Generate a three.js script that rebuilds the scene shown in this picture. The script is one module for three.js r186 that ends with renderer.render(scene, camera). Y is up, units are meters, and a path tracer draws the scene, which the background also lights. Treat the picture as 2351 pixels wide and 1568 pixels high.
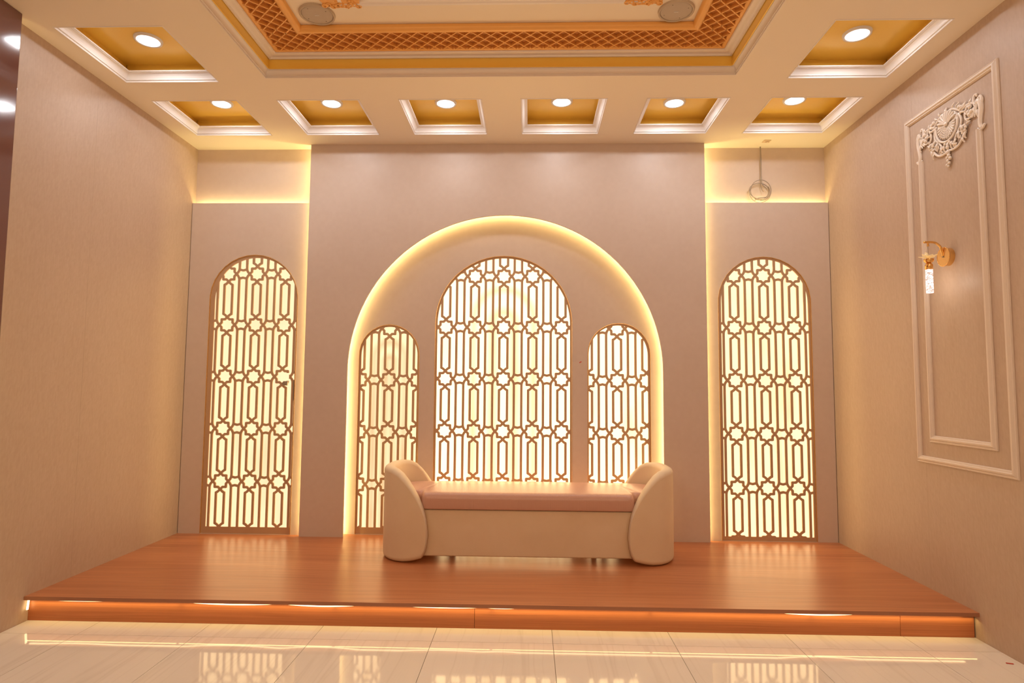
import * as THREE from 'three';
import { mergeGeometries, toCreasedNormals } from 'three/addons/utils/BufferGeometryUtils.js';
import { RoundedBoxGeometry } from 'three/addons/geometries/RoundedBoxGeometry.js';
import { RectAreaLightUniformsLib } from 'three/addons/lights/RectAreaLightUniformsLib.js';

// ------------------------------------------------------------------ camera, exposure
const scene = new THREE.Scene();
scene.background = new THREE.Color(0x000000);
RectAreaLightUniformsLib.init();
const FOCAL = 1420;                                            // pixels of the 2351 x 1568 frame
const camera = new THREE.PerspectiveCamera(2 * Math.atan(784 / FOCAL) * 180 / Math.PI, 2351 / 1568, 0.05, 60);
camera.position.set(0.1927, 1.1345, 4.787);
camera.rotation.set(0.0738, 0.0284, 0.0074, 'YXZ');
const renderer = new THREE.WebGLRenderer({ antialias: true });
renderer.toneMapping = THREE.LinearToneMapping;
renderer.toneMappingExposure = 1.03;
renderer.shadowMap.enabled = true;

// light levels (stage deck is y = 0, tiled floor lies lower)
const WARM = new THREE.Color().setRGB(1.0, 0.62, 0.23);         // light-box LEDs
const TAPE = new THREE.Color().setRGB(1.0, 0.78, 0.30);         // LED tape
const COOL = new THREE.Color().setRGB(0.94, 0.96, 1.0);        // round downlights
const HALL = new THREE.Color().setRGB(1.0, 0.73, 0.46), L_HALL = 3.1;   // unseen pendants behind the camera, added for frontal light
const L_DOWN = 88, L_DOWN_MESH = 4.0;
const L_WIN = 1.25, L_TAPE = 40, TAPE_MESH = 4.0;

// ------------------------------------------------------------------ measures
const H = 3.034, FLOOR = -0.135, XL = -2.5, XR = 2.5, ZF = 9.0;
const ZS = 1.466, ZR = 1.432;

// ------------------------------------------------------------------ helpers
let seed = 7;
const rnd = () => { seed = (seed * 1664525 + 1013904223) >>> 0; return seed / 4294967296; };
const rr = (a, b) => a + (b - a) * rnd();
const used = new Map();
function numbered(name) { const n = used.get(name) ?? 0; used.set(name, n + 1); return n ? name + '_' + String(n).padStart(3, '0') : name; }
function sh(o) { o.castShadow = true; o.receiveShadow = true; return o; }
function part(name, geo, mat, parent) { const m = sh(new THREE.Mesh(geo, mat)); m.name = name; parent.add(m); return m; }
function thing(name, label, category, [x, y, z] = [0, 0, 0], group) {
  const g = new THREE.Group(); g.name = numbered(name); g.position.set(x, y, z); scene.add(g);
  g.userData = { label, category }; if (group) g.userData.group = group; return g;
}
function struct(name, geo, mat, label) {
  const m = geo ? sh(new THREE.Mesh(geo, mat)) : new THREE.Group(); m.name = name; scene.add(m);
  m.userData = { kind: 'structure', label }; return m;
}
function uvWorld(geo, du = 0, dv = 0) {                         // uv in metres by the main direction of each face
  const g = geo.index ? geo.toNonIndexed() : geo, p = g.attributes.position, uv = new Float32Array(p.count * 2);
  const a = new THREE.Vector3(), b = new THREE.Vector3(), c = new THREE.Vector3();
  for (let i = 0; i < p.count; i += 3) {
    a.fromBufferAttribute(p, i); b.fromBufferAttribute(p, i + 1); c.fromBufferAttribute(p, i + 2);
    const n = b.clone().sub(a).cross(c.clone().sub(a)), ax = Math.abs(n.x), ay = Math.abs(n.y), az = Math.abs(n.z);
    [a, b, c].forEach((v, k) => {
      const [u, w] = ay >= ax && ay >= az ? [v.x, v.z] : ax >= az ? [v.z, v.y] : [v.x, v.y];
      uv[(i + k) * 2] = u + du; uv[(i + k) * 2 + 1] = w + dv;
    });
  }
  g.setAttribute('uv', new THREE.BufferAttribute(uv, 2)); return g;
}
function box(x0, x1, y0, y1, z0, z1, r = 0) {
  const g = r ? new RoundedBoxGeometry(x1 - x0, y1 - y0, z1 - z0, 2, r) : new THREE.BoxGeometry(x1 - x0, y1 - y0, z1 - z0);
  g.translate((x0 + x1) / 2, (y0 + y1) / 2, (z0 + z1) / 2); return uvWorld(g);
}
function merge(list) { return mergeGeometries(list.map(g => { const q = g.index ? g.toNonIndexed() : g; for (const k of Object.keys(q.attributes)) if (!['position', 'normal', 'uv'].includes(k)) q.deleteAttribute(k); if (!q.attributes.uv) q.setAttribute('uv', new THREE.BufferAttribute(new Float32Array(q.attributes.position.count * 2), 2)); return q; })); }
function surface(nu, nv, fn, closeU = false, closeV = false) {  // grid of points -> geometry
  const pos = [], uv = [], idx = [], mu = closeU ? nu : nu + 1, mv = closeV ? nv : nv + 1;
  for (let i = 0; i < mu; i++) for (let j = 0; j < mv; j++) { const p = fn(i / nu, j / nv); pos.push(p[0], p[1], p[2]); uv.push(p[3] ?? p[0], p[4] ?? p[1]); }
  for (let i = 0; i < nu; i++) for (let j = 0; j < nv; j++) {
    const a = i * mv + j, b = ((i + 1) % mu) * mv + j, c = ((i + 1) % mu) * mv + (j + 1) % mv, d = i * mv + (j + 1) % mv;
    idx.push(a, b, d, b, c, d);
  }
  const g = new THREE.BufferGeometry(); g.setAttribute('position', new THREE.Float32BufferAttribute(pos, 3));
  g.setAttribute('uv', new THREE.Float32BufferAttribute(uv, 2)); g.setIndex(idx); g.computeVertexNormals(); return g;
}
function archShape(x0, x1, y0, top, segs = 56, path = THREE.Shape) {
  const r = (x1 - x0) / 2, cx = (x0 + x1) / 2, sp = top - r, s = new path();
  s.moveTo(x0, y0); s.lineTo(x1, y0); s.lineTo(x1, sp);
  for (let i = 1; i <= segs; i++) { const a = Math.PI * i / segs; s.lineTo(cx + r * Math.cos(a), sp + r * Math.sin(a)); }
  s.lineTo(x0, y0); return s;
}
function rectShape(x0, x1, y0, y1, path = THREE.Shape) { const s = new path(); s.moveTo(x0, y0); s.lineTo(x1, y0); s.lineTo(x1, y1); s.lineTo(x0, y1); s.lineTo(x0, y0); return s; }
function slab(shape, z0, z1) { const g = new THREE.ExtrudeGeometry(shape, { depth: z1 - z0, bevelEnabled: false, curveSegments: 24 }); g.translate(0, 0, z0); return uvWorld(g); }
// a closed profile [[inset, height], ...] swept round a rectangle in plan with mitred corners: four strips
function frameStrips(x0, x1, z0, z1, y, profile) {
  const corner = (k, i) => [[x0 + i, z0 + i], [x1 - i, z0 + i], [x1 - i, z1 - i], [x0 + i, z1 - i]][k % 4];
  const out = [];
  for (let k = 0; k < 4; k++) {
    const pos = []; const n = profile.length;
    for (let j = 0; j < n; j++) {
      const [ia, ha] = profile[j], [ib, hb] = profile[(j + 1) % n];
      const A = corner(k, ia), B = corner(k + 1, ia), C = corner(k + 1, ib), D = corner(k, ib);
      const q = [[A[0], y + ha, A[1]], [B[0], y + ha, B[1]], [C[0], y + hb, C[1]], [D[0], y + hb, D[1]]];
      pos.push(...q[0], ...q[1], ...q[2], ...q[0], ...q[2], ...q[3]);
    }
    let g = new THREE.BufferGeometry(); g.setAttribute('position', new THREE.Float32BufferAttribute(pos, 3)); g.computeVertexNormals();
    g = toCreasedNormals(g, 0.6); out.push(uvWorld(g));
  }
  return out;
}
function tube(points, r, seg = 40, rad = 8, closed = false) { return new THREE.TubeGeometry(new THREE.CatmullRomCurve3(points.map(p => new THREE.Vector3(...p)), closed), seg, r, rad, closed); }
function area(w, h, at, to, color, intensity) {
  const l = new THREE.RectAreaLight(color, intensity, w, h); l.name = 'area_light'; l.position.set(...at); l.lookAt(...to); return l;
}

// ------------------------------------------------------------------ procedural textures
function hash(x, y, s) { let h = (x * 374761393 + y * 668265263 + s * 974634777) | 0; h = Math.imul(h ^ (h >>> 13), 1274126177); return ((h ^ (h >>> 16)) >>> 0) / 4294967296; }
function vnoise(x, y, px, py, s) {                              // tileable value noise
  const xi = Math.floor(x), yi = Math.floor(y), fx = x - xi, fy = y - yi, u = fx * fx * (3 - 2 * fx), v = fy * fy * (3 - 2 * fy);
  const m = (a, n) => ((a % n) + n) % n, g = (i, j) => hash(m(xi + i, px), m(yi + j, py), s);
  return (g(0, 0) * (1 - u) + g(1, 0) * u) * (1 - v) + (g(0, 1) * (1 - u) + g(1, 1) * u) * v;
}
function fbm(u, v, fx, fy, s, oct = 4) { let a = 0, w = 0.5, t = 0; for (let o = 0; o < oct; o++) { a += w * vnoise(u * fx, v * fy, fx, fy, s + o); t += w; w *= 0.5; fx *= 2; fy *= 2; } return a / t; }
function texture(w, h, fn, srgb, sizeU = 1, sizeV = 1) {
  const d = new Uint8Array(w * h * 4);
  for (let j = 0; j < h; j++) for (let i = 0; i < w; i++) {
    const c = fn((i + 0.5) / w, (j + 0.5) / h), k = (j * w + i) * 4;
    for (let n = 0; n < 3; n++) d[k + n] = Math.max(0, Math.min(255, Math.round((Array.isArray(c) ? c[n] : c) * 255)));
    d[k + 3] = 255;
  }
  const t = new THREE.DataTexture(d, w, h); t.wrapS = t.wrapT = THREE.RepeatWrapping; t.magFilter = THREE.LinearFilter; t.minFilter = THREE.LinearMipmapLinearFilter; t.generateMipmaps = true;
  if (srgb) t.colorSpace = THREE.SRGBColorSpace; t.repeat.set(1 / sizeU, 1 / sizeV); t.needsUpdate = true; return t;
}
const mix = (a, b, t) => a.map((v, i) => v + (b[i] - v) * t);

// wallpaper: fine woven damask mottling with soft broad unevenness
const paperColor = texture(512, 512, (u, v) => {
  const weave = fbm(u + 0.35 * v, v, 110, 60, 3, 2), thread = fbm(u, v, 200, 26, 4, 1), broad = fbm(u, v, 3, 3, 9, 4);
  return mix([0.700, 0.604, 0.528], [0.764, 0.676, 0.606], 0.45 * weave + 0.25 * thread + 0.3 * broad);
}, true, 1.2, 1.2);
const paperBump = texture(512, 512, (u, v) => 0.6 * fbm(u + 0.35 * v, v, 110, 60, 5, 2) + 0.4 * fbm(u, v, 200, 26, 6, 1), false, 1.2, 1.2);
// painted board: smooth with faint patches and brush smears
const boardColor = texture(512, 512, (u, v) => mix([0.792, 0.716, 0.662], [0.830, 0.762, 0.712], 0.6 * fbm(u, v, 5, 5, 21, 6) + 0.4 * fbm(u, v, 70, 70, 23, 2)), true, 2.0, 2.0);
const boardRough = texture(256, 256, (u, v) => 0.40 + 0.16 * fbm(u, v, 6, 6, 31, 4), false, 2.0, 2.0);
// laminate: long grain along x
const woodTex = (base, dark, s, w, h, su, sv) => texture(w, h, (u, v) => {
  const warp = 0.06 * fbm(u, v, 3, 4, s, 3), g1 = fbm(u, v + warp, 4, 90, s + 2, 3), g2 = fbm(u, v + warp, 12, 220, s + 5, 2), band = fbm(u, v, 2, 9, s + 8, 3);
  return mix(base, dark, Math.max(0, Math.min(1, 0.55 * g1 + 0.3 * g2 + 0.45 * band - 0.22)));
}, true, su, sv);
const deckColor = woodTex([0.800, 0.530, 0.355], [0.610, 0.355, 0.215], 41, 1024, 1024, 2.4, 1.2);
const deckRough = texture(512, 256, (u, v) => 0.28 + 0.06 * fbm(u, v, 8, 60, 47, 3), false, 2.4, 1.2);
const riserColor = woodTex([0.760, 0.470, 0.300], [0.560, 0.310, 0.180], 61, 1024, 256, 2.2, 0.35);
// polished marble tile: cream with thin grey veins running along the tile
const marbleColor = texture(1024, 1024, (u, v) => {
  const w = 0.05 * fbm(u, v, 3, 2, 71, 4), n = fbm(u + w + v * 0.0, v, 26, 1, 73, 3), n2 = fbm(u + w * 1.4, v, 60, 2, 77, 2), cloud = fbm(u, v, 4, 3, 79, 4);
  const vein = Math.pow(Math.max(0, 1 - Math.abs(n - 0.5) * 14), 2) * 0.16 + Math.pow(Math.max(0, 1 - Math.abs(n2 - 0.42) * 16), 2) * 0.05;
  return mix(mix([0.905, 0.870, 0.820], [0.945, 0.918, 0.880], cloud), [0.720, 0.670, 0.610], Math.min(0.75, vein * (0.3 + cloud)));
}, true, 1.8, 1.8);
const fabricBump = texture(256, 256, (u, v) => 0.5 + 0.25 * Math.sin(u * 512 * Math.PI / 4) * Math.sin(v * 512 * Math.PI / 4) + 0.25 * fbm(u, v, 64, 64, 83, 2), false, 0.12, 0.12);
const fabricColor = texture(256, 256, (u, v) => mix([0.870, 0.785, 0.670], [0.905, 0.830, 0.725], fbm(u, v, 6, 6, 87, 5)), true, 0.9, 0.9);
const vinylBump = texture(256, 256, (u, v) => fbm(u, v, 70, 70, 91, 3), false, 0.25, 0.25);

// ------------------------------------------------------------------ materials
const S = (o) => new THREE.MeshStandardMaterial(o), P = (o) => new THREE.MeshPhysicalMaterial(o);
const lin = (r, g, b) => new THREE.Color().setRGB(r, g, b);
const M = {
  paper: S({ map: paperColor, bumpMap: paperBump, bumpScale: 0.0004, roughness: 0.5 }),
  board: S({ map: boardColor, roughnessMap: boardRough, roughness: 1.0 }),
  ceiling: S({ color: lin(0.87, 0.79, 0.66), roughness: 0.6 }),
  crown: S({ color: lin(0.84, 0.79, 0.75), roughness: 0.32 }),
  gold: P({ color: lin(0.90, 0.60, 0.11), metalness: 0.18, roughness: 0.30 }),
  bronze: S({ color: lin(0.82, 0.43, 0.12), metalness: 0.1, roughness: 0.36 }),
  bronzeShaded: S({ color: lin(0.58, 0.25, 0.065), metalness: 0.05, roughness: 0.5 }),  // same bronze made darker: shade of the recess put into the colour
  lattice: S({ color: lin(0.50, 0.32, 0.19), metalness: 0.1, roughness: 0.42 }),
  goldTrim: S({ color: lin(0.75, 0.48, 0.20), metalness: 0.8, roughness: 0.25 }),
  deck: S({ map: deckColor, roughnessMap: deckRough, roughness: 1.0 }),
  nosing: S({ color: lin(0.36, 0.155, 0.085), roughness: 0.45 }),
  riser: S({ map: riserColor, roughness: 0.4 }),
  tile: S({ map: marbleColor, roughness: 0.055 }),
  grout: S({ color: lin(0.32, 0.26, 0.20), roughness: 0.9 }),
  fabric: S({ map: fabricColor, bumpMap: fabricBump, bumpScale: 0.0004, roughness: 0.72 }),
  vinyl: S({ color: lin(0.58, 0.33, 0.25), bumpMap: vinylBump, bumpScale: 0.0006, roughness: 0.30 }),
  piping: S({ color: lin(0.46, 0.30, 0.17), roughness: 0.7 }),
  plaster: S({ color: lin(0.83, 0.74, 0.66), roughness: 0.2 }),
  frame: S({ color: lin(0.74, 0.63, 0.54), roughness: 0.36 }),
  dark: P({ color: lin(0.15, 0.062, 0.05), roughness: 0.12, clearcoat: 0.6, clearcoatRoughness: 0.06 }),
  speaker: S({ color: lin(0.50, 0.43, 0.36), roughness: 0.7 }),
  speakerRim: S({ color: lin(0.52, 0.43, 0.33), roughness: 0.6 }),
  rim: S({ color: lin(0.80, 0.78, 0.76), roughness: 0.3 }),
  wire: S({ color: lin(0.34, 0.27, 0.22), roughness: 0.5 }),
  brass: S({ color: lin(0.86, 0.54, 0.20), metalness: 1.0, roughness: 0.14 }),
  steel: S({ color: lin(0.35, 0.30, 0.24), metalness: 0.6, roughness: 0.4 }),
  petal: P({ color: lin(1, 0.93, 0.72), roughness: 0.08, transmission: 0.75, thickness: 0, emissive: lin(1.0, 0.72, 0.35), emissiveIntensity: 0.35 }),
  void: S({ color: lin(0.30, 0.22, 0.15), roughness: 0.9 }),
  red: S({ color: lin(0.55, 0.06, 0.03), roughness: 0.6 }),
  clip: S({ color: lin(0.66, 0.50, 0.34), roughness: 0.5 }),
  downGlow: S({ color: 0x000000, emissive: lin(1.0, 0.97, 0.98), emissiveIntensity: L_DOWN_MESH, roughness: 1 }),
  globe: S({ color: lin(0.8, 0.75, 0.66), emissive: HALL, emissiveIntensity: 3.0, roughness: 0.4 }),
  tapeGlow: S({ color: 0x000000, emissive: lin(1.0, 0.74, 0.36), emissiveIntensity: TAPE_MESH, roughness: 1 }),
};

// ------------------------------------------------------------------ floor, walls, ceiling shell
const floor = struct('floor', null, null, 'cream polished marble tile floor in front of the stage');
part('grout_bed', box(XL, XR, FLOOR - 0.06, FLOOR - 0.004, 1.2, ZF), M.grout, floor);
{
  const xs = [XL]; for (let k = 0; k < 8; k++) xs.push(-2.101 + 0.6045 * k); xs.push(XR);
  const zs = [1.36, 1.605]; for (let k = 1; k < 13; k++) zs.push(1.605 + 0.6045 * k); zs[zs.length - 1] = ZF;
  for (let j = 0; j < zs.length - 1; j++) for (let i = 0; i < xs.length - 1; i++) {
    const g = new THREE.BoxGeometry(xs[i + 1] - xs[i] - 0.0026, 0.012, zs[j + 1] - zs[j] - 0.0026);
    g.translate((xs[i] + xs[i + 1]) / 2, FLOOR - 0.006, (zs[j] + zs[j + 1]) / 2);
    part('tile', uvWorld(g, rr(0, 1.8), rr(0, 1.8)), M.tile, floor);
  }
}
{ const w = struct('wall_left', null, null, 'left side wall in beige damask wallpaper'); for (const [a, b] of [[-0.32, 1.128], [1.128 + 0.0008, 1.128 + 1.06], [1.128 + 1.0608, 1.128 + 2.12], [1.128 + 2.1208, ZF + 0.12]]) part('wallpaper_sheet', box(XL - 0.12, XL, FLOOR - 0.06, H + 0.42, a, b), M.paper, w); part('wall_core', box(XL - 0.16, XL - 0.12, FLOOR - 0.06, H + 0.42, -0.32, ZF + 0.12), M.void, w); }
{ const w = struct('wall_right', null, null, 'right side wall in beige damask wallpaper'); for (const [a, b] of [[-0.32, 1.085], [1.085 + 0.0008, 1.085 + 1.06], [1.085 + 1.0608, 1.085 + 2.12], [1.085 + 2.1208, ZF + 0.12]]) part('wallpaper_sheet', box(XR, XR + 0.12, FLOOR - 0.06, H + 0.42, a, b), M.paper, w); part('wall_core', box(XR + 0.12, XR + 0.16, FLOOR - 0.06, H + 0.42, -0.32, ZF + 0.12), M.void, w); }
struct('wall_back', box(XL, XR, FLOOR - 0.06, H + 0.42, -0.32, -0.16), M.board, 'rear wall behind the arched panels');
struct('wall_front', box(XL, XR, FLOOR - 0.06, H + 0.42, ZF, ZF + 0.12), M.paper, 'wall opposite the stage');
for (const s of [-1, 1]) struct(s < 0 ? 'wall_bay_left' : 'wall_bay_right', box(s < 0 ? XL : 1.36, s < 0 ? -1.36 : XR, 0, H, -0.045, -0.025), M.board, 'recessed beige wall above the side lattice panel');

// ceiling: soffit with square openings, lifted tray in the middle
const coffers = [];
for (const [a, b] of [[-2.355, -1.772], [-1.505, -0.948], [-0.687, -0.132], [0.125, 0.699], [0.957, 1.500], [1.764, 2.356]]) coffers.push([a, b, 0.262, 0.836, 'row']);
for (let k = 0; k < 5; k++) for (const s of [-1, 1]) { const z = 1.085 + 0.85 * k - (k === 4 ? 0.04 : 0); coffers.push([s < 0 ? -2.36 : 1.758, s < 0 ? -1.763 : 2.36, z, z + 0.605, k ? 'far' : s < 0 ? 'left' : 'right']); }
const TP = H + 0.130, TX0 = -1.452, TX1 = 1.437, TZ0 = 1.130, TZ1 = 5.0;
const ceiling = struct('ceiling', null, null, 'beige plaster ceiling with square coffers and a raised tray');
{
  const s = rectShape(XL, XR, -0.16, ZF);
  for (const [a, b, c, d] of coffers) s.holes.push(rectShape(a, b, c, d, THREE.Path));
  s.holes.push(rectShape(TX0, TX1, TZ0, TZ1, THREE.Path));
  const g = new THREE.ExtrudeGeometry(s, { depth: 0.02, bevelEnabled: false }); g.rotateX(Math.PI / 2); g.translate(0, H + 0.02, 0);
  part('soffit', uvWorld(g), M.ceiling, ceiling);
  part('roof_slab', box(XL, XR, H + 0.34, H + 0.42, -0.16, ZF), M.void, ceiling);
}
const crownProfile = (i, h) => {
  const p = [[0, -0.003], [0.13 * i, -0.003], [0.13 * i, 0.10 * h], [0.10 * i, 0.13 * h], [0.10 * i, 0.16 * h], [0.27 * i, 0.17 * h], [0.27 * i, 0.28 * h], [0.24 * i, 0.31 * h], [0.26 * i, 0.34 * h]];
  for (let k = 1; k <= 8; k++) { const t = k / 8 * Math.PI / 2; p.push([(0.26 + 0.58 * (1 - Math.cos(t))) * i, (0.34 + 0.48 * Math.sin(t)) * h]); }
  p.push([0.84 * i, 0.86 * h], [1.0 * i, 0.87 * h], [1.0 * i, h], [-0.004, h], [-0.004, 0.018]); return p;
};
const CROWN = crownProfile(0.044, 0.056);
for (const [a, b, c, d] of coffers) {
  const g = new THREE.Group(); g.name = 'coffer'; ceiling.add(g);
  for (const strip of frameStrips(a, b, c, d, H, CROWN)) part('crown_molding', strip, M.crown, g);
  const top = H + 0.115, e = 0.004;
  const walls = [box(a - e - 0.004, a - e, H + 0.02, top, c, d), box(b + e, b + e + 0.004, H + 0.02, top, c, d), box(a - e, b + e, H + 0.02, top, c - e - 0.004, c - e), box(a - e, b + e, H + 0.02, top, d + e, d + e + 0.004)];
  part('gold_panel', merge([box(a - e - 0.004, b + e + 0.004, top, top + 0.006, c - e - 0.004, d + e + 0.004), ...walls]), M.gold, g);
}
// tray: lower crown, gold upstand, upper crown, ceiling plate
{
  const g = new THREE.Group(); g.name = 'ceiling_tray'; ceiling.add(g);
  for (const s of frameStrips(TX0, TX1, TZ0, TZ1, H, crownProfile(0.030, 0.054))) part('crown_molding', s, M.crown, g);
  const o = -0.036, x0 = TX0 - o, x1 = TX1 + o, z0 = TZ0 - o, z1 = TZ1 + o;
  part('gold_band', merge([box(x0 - 0.006, x0, H + 0.04, H + 0.16, z0, z1), box(x1, x1 + 0.006, H + 0.04, H + 0.16, z0, z1), box(x0, x1, H + 0.04, H + 0.16, z0 - 0.006, z0), box(x0, x1, H + 0.04, H + 0.16, z1, z1 + 0.006)]), M.gold, g);
  for (const s of frameStrips(x0, x1, z0, z1, H + 0.102, [[0, 0], [0.003, -0.006], [0.013, -0.006], [0.016, 0.001], [0.020, 0.003], [0.030, 0.006], [0.042, 0.006], [0.045, -0.001], [0.060, -0.001], [0.064, 0.006], [0.064, 0.03], [0, 0.03]])) part('upper_molding', s, M.crown, g);
  part('ceiling_plate', box(x0 - 0.01, x1 + 0.01, TP, H + 0.17, z0 - 0.01, z1 + 0.01), M.ceiling, g);
  const rp = [[0, 0], [0, -0.012], [0.008, -0.018], [0.02, -0.018], [0.028, -0.012], [0.034, -0.012], [0.038, -0.006], [0.038, 0]];
  for (const s of frameStrips(-0.83, 0.80, 1.660, TZ1 - 0.42, TP, rp)) part('rail_molding', s, M.crown, g);
}

// ------------------------------------------------------------------ bronze trellis frame round the tray
{
  const fr = thing('trellis_frame', 'orange bronze trellis frame of diagonal bars round the raised ceiling tray', 'ceiling frame');
  const y = H + 0.112, OX0 = TX0 + 0.10, OX1 = TX1 - 0.10, OZ0 = TZ0 + 0.10, OZ1 = TZ1 - 0.10, W = 0.245;
  const back = rectShape(OX0, OX1, -OZ1, -OZ0); back.holes.push(rectShape(OX0 + W, OX1 - W, -OZ1 + W, -OZ0 - W, THREE.Path));
  const bg = new THREE.ExtrudeGeometry(back, { depth: 0.010, bevelEnabled: false }); bg.rotateX(-Math.PI / 2); bg.translate(0, y + 0.009, 0);
  part('back_panel', uvWorld(bg), M.bronzeShaded, fr);
  const bead = (w, h) => { const p = [[0, 0.016]]; for (let k = 0; k <= 8; k++) { const t = Math.PI * k / 8; p.push([w / 2 - w / 2 * Math.cos(t), -h * Math.sin(t)]); } p.push([w, 0.016]); return p; };
  for (const s of frameStrips(OX0, OX1, OZ0, OZ1, y, bead(0.026, 0.006))) part('outer_bead', s, M.bronze, fr);
  const i = W - 0.044;
  for (const s of frameStrips(OX0 + i, OX1 - i, OZ0 + i, OZ1 - i, y, bead(0.046, 0.018))) part('inner_bead', s, M.bronze, fr);
  // diagonal bars, clipped to the four runs of the band
  const b0 = 0.024, b1 = W - 0.042, pitch = 0.0755;
  const runs = [[OX0 + b0, OX1 - b0, OZ0 + b0, OZ0 + b1], [OX0 + b0, OX1 - b0, OZ1 - b1, OZ1 - b0], [OX0 + b0, OX0 + b1, OZ0 + b1, OZ1 - b1], [OX1 - b1, OX1 - b0, OZ0 + b1, OZ1 - b1]];
  const rest = [], shared = new Map();
  for (const [x0, x1, z0, z1] of runs) for (const d of [1, -1]) {
    const lo = d > 0 ? x0 - z1 : x0 + z0, hi = d > 0 ? x1 - z0 : x1 + z1;
    for (let k = Math.ceil(lo / pitch); k * pitch < hi; k++) {
      const c = k * pitch;                                       // x - d z = c
      let za = z0, zb = z1; const zx0 = d > 0 ? x0 - c : c - x1, zx1 = d > 0 ? x1 - c : c - x0;
      za = Math.max(za, zx0); zb = Math.min(zb, zx1); if (zb - za < 0.008) continue;
      const zm = (za + zb) / 2, xm = c + d * zm, len = +(Math.SQRT2 * (zb - za) + 0.004).toFixed(3);
      if (!shared.has(len)) shared.set(len, new THREE.BoxGeometry(0.0062, 0.019, len));
      if (zm < 1.82) { const m = part('trellis_bar', shared.get(len), M.bronze, fr); m.position.set(xm, y + 0.0005, zm); m.rotation.y = d * Math.PI / 4; }
      else { const q = shared.get(len).clone(); q.rotateY(d * Math.PI / 4); q.translate(xm, y + 0.0005, zm); rest.push(q); }
    }
  }
  const m = part('trellis_bars', merge(rest), M.bronze, fr); m.userData.kind = 'stuff';
}
// speakers and gilt corner scrolls on the tray plate
for (const [x, lab] of [[-0.978, 'round flush ceiling speaker with pale grille near the broken lattice screen side'], [0.972, 'round flush ceiling speaker with pale grille near the sconce wall side']]) {
  const t = thing('ceiling_speaker', lab, 'speaker', [x, TP, 1.577], 'flush speakers in the ceiling tray');
  const grille = new THREE.LatheGeometry([[0, -0.009], [0.05, -0.0095], [0.08, -0.008], [0.084, -0.004], [0.084, 0]].map(p => new THREE.Vector2(...p)), 48);
  part('grille', grille, M.speaker, t);
  part('rim', new THREE.LatheGeometry([[0.084, 0], [0.085, -0.009], [0.09, -0.012], [0.095, -0.010], [0.097, 0]].map(p => new THREE.Vector2(...p)), 48), M.speakerRim, t);
  const badge = new THREE.BoxGeometry(0.022, 0.002, 0.003); badge.translate(0, -0.0103, 0); part('badge', badge, M.rim, t);
  for (let k = 0; k < 4; k++) { const s = new THREE.CylinderGeometry(0.003, 0.003, 0.002, 10); s.translate(0.066 * Math.cos(k * Math.PI / 2 + 0.5), -0.0096, 0.066 * Math.sin(k * Math.PI / 2 + 0.5)); part('screw', s, M.steel, t); }
}
for (const [x0, x1, lab] of [[-0.918, -0.708, 'gilt scroll ornament on ceiling rail corner near the broken lattice screen side'], [0.680, 0.882, 'gilt scroll ornament on ceiling rail corner near the sconce wall side']]) {
  const s = Math.sign(x0), t = thing('gilt_corner', lab, 'ornament', [(x0 + x1) / 2, TP, 1.716], 'gilt corners of the ceiling rail');
  const w = x1 - x0, list = [];
  const plate = new THREE.Shape(); for (let k = 0; k <= 40; k++) { const a = k / 40 * Math.PI * 2, r = 1 + 0.07 * Math.sin(a * 7); const X = w / 2 * Math.sign(Math.cos(a)) * Math.pow(Math.abs(Math.cos(a)), 0.6) * r, Z = 0.062 * Math.sign(Math.sin(a)) * Math.pow(Math.abs(Math.sin(a)), 0.6) * r; k ? plate.lineTo(X, Z) : plate.moveTo(X, Z); }
  const pg = new THREE.ExtrudeGeometry(plate, { depth: 0.012, bevelEnabled: true, bevelSize: 0.003, bevelThickness: 0.003, bevelSegments: 2 }); pg.rotateX(Math.PI / 2);
  part('plate', pg, M.bronze, t);
  for (let k = 0; k < 9; k++) {
    const cx = -w / 2 + 0.015 + (w - 0.03) * k / 8, cz = -0.045 + 0.008 * Math.sin(k * 2.1), pts = [];
    for (let q = 0; q <= 14; q++) { const a = q / 14 * Math.PI * 3 + k, r = 0.017 * (1 - q / 20); pts.push([cx + r * Math.cos(a), -0.016, cz + r * Math.sin(a)]); }
    list.push(tube(pts, 0.0045, 28, 6));
  }
  for (let k = 0; k < 14; k++) { const b = new THREE.SphereGeometry(rr(0.006, 0.011), 10, 8); b.translate(rr(-w / 2, w / 2) * 0.9, -0.014, rr(-0.05, 0.05)); list.push(b); }
  part('scrollwork', merge(list), M.bronze, t);
}

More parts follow.
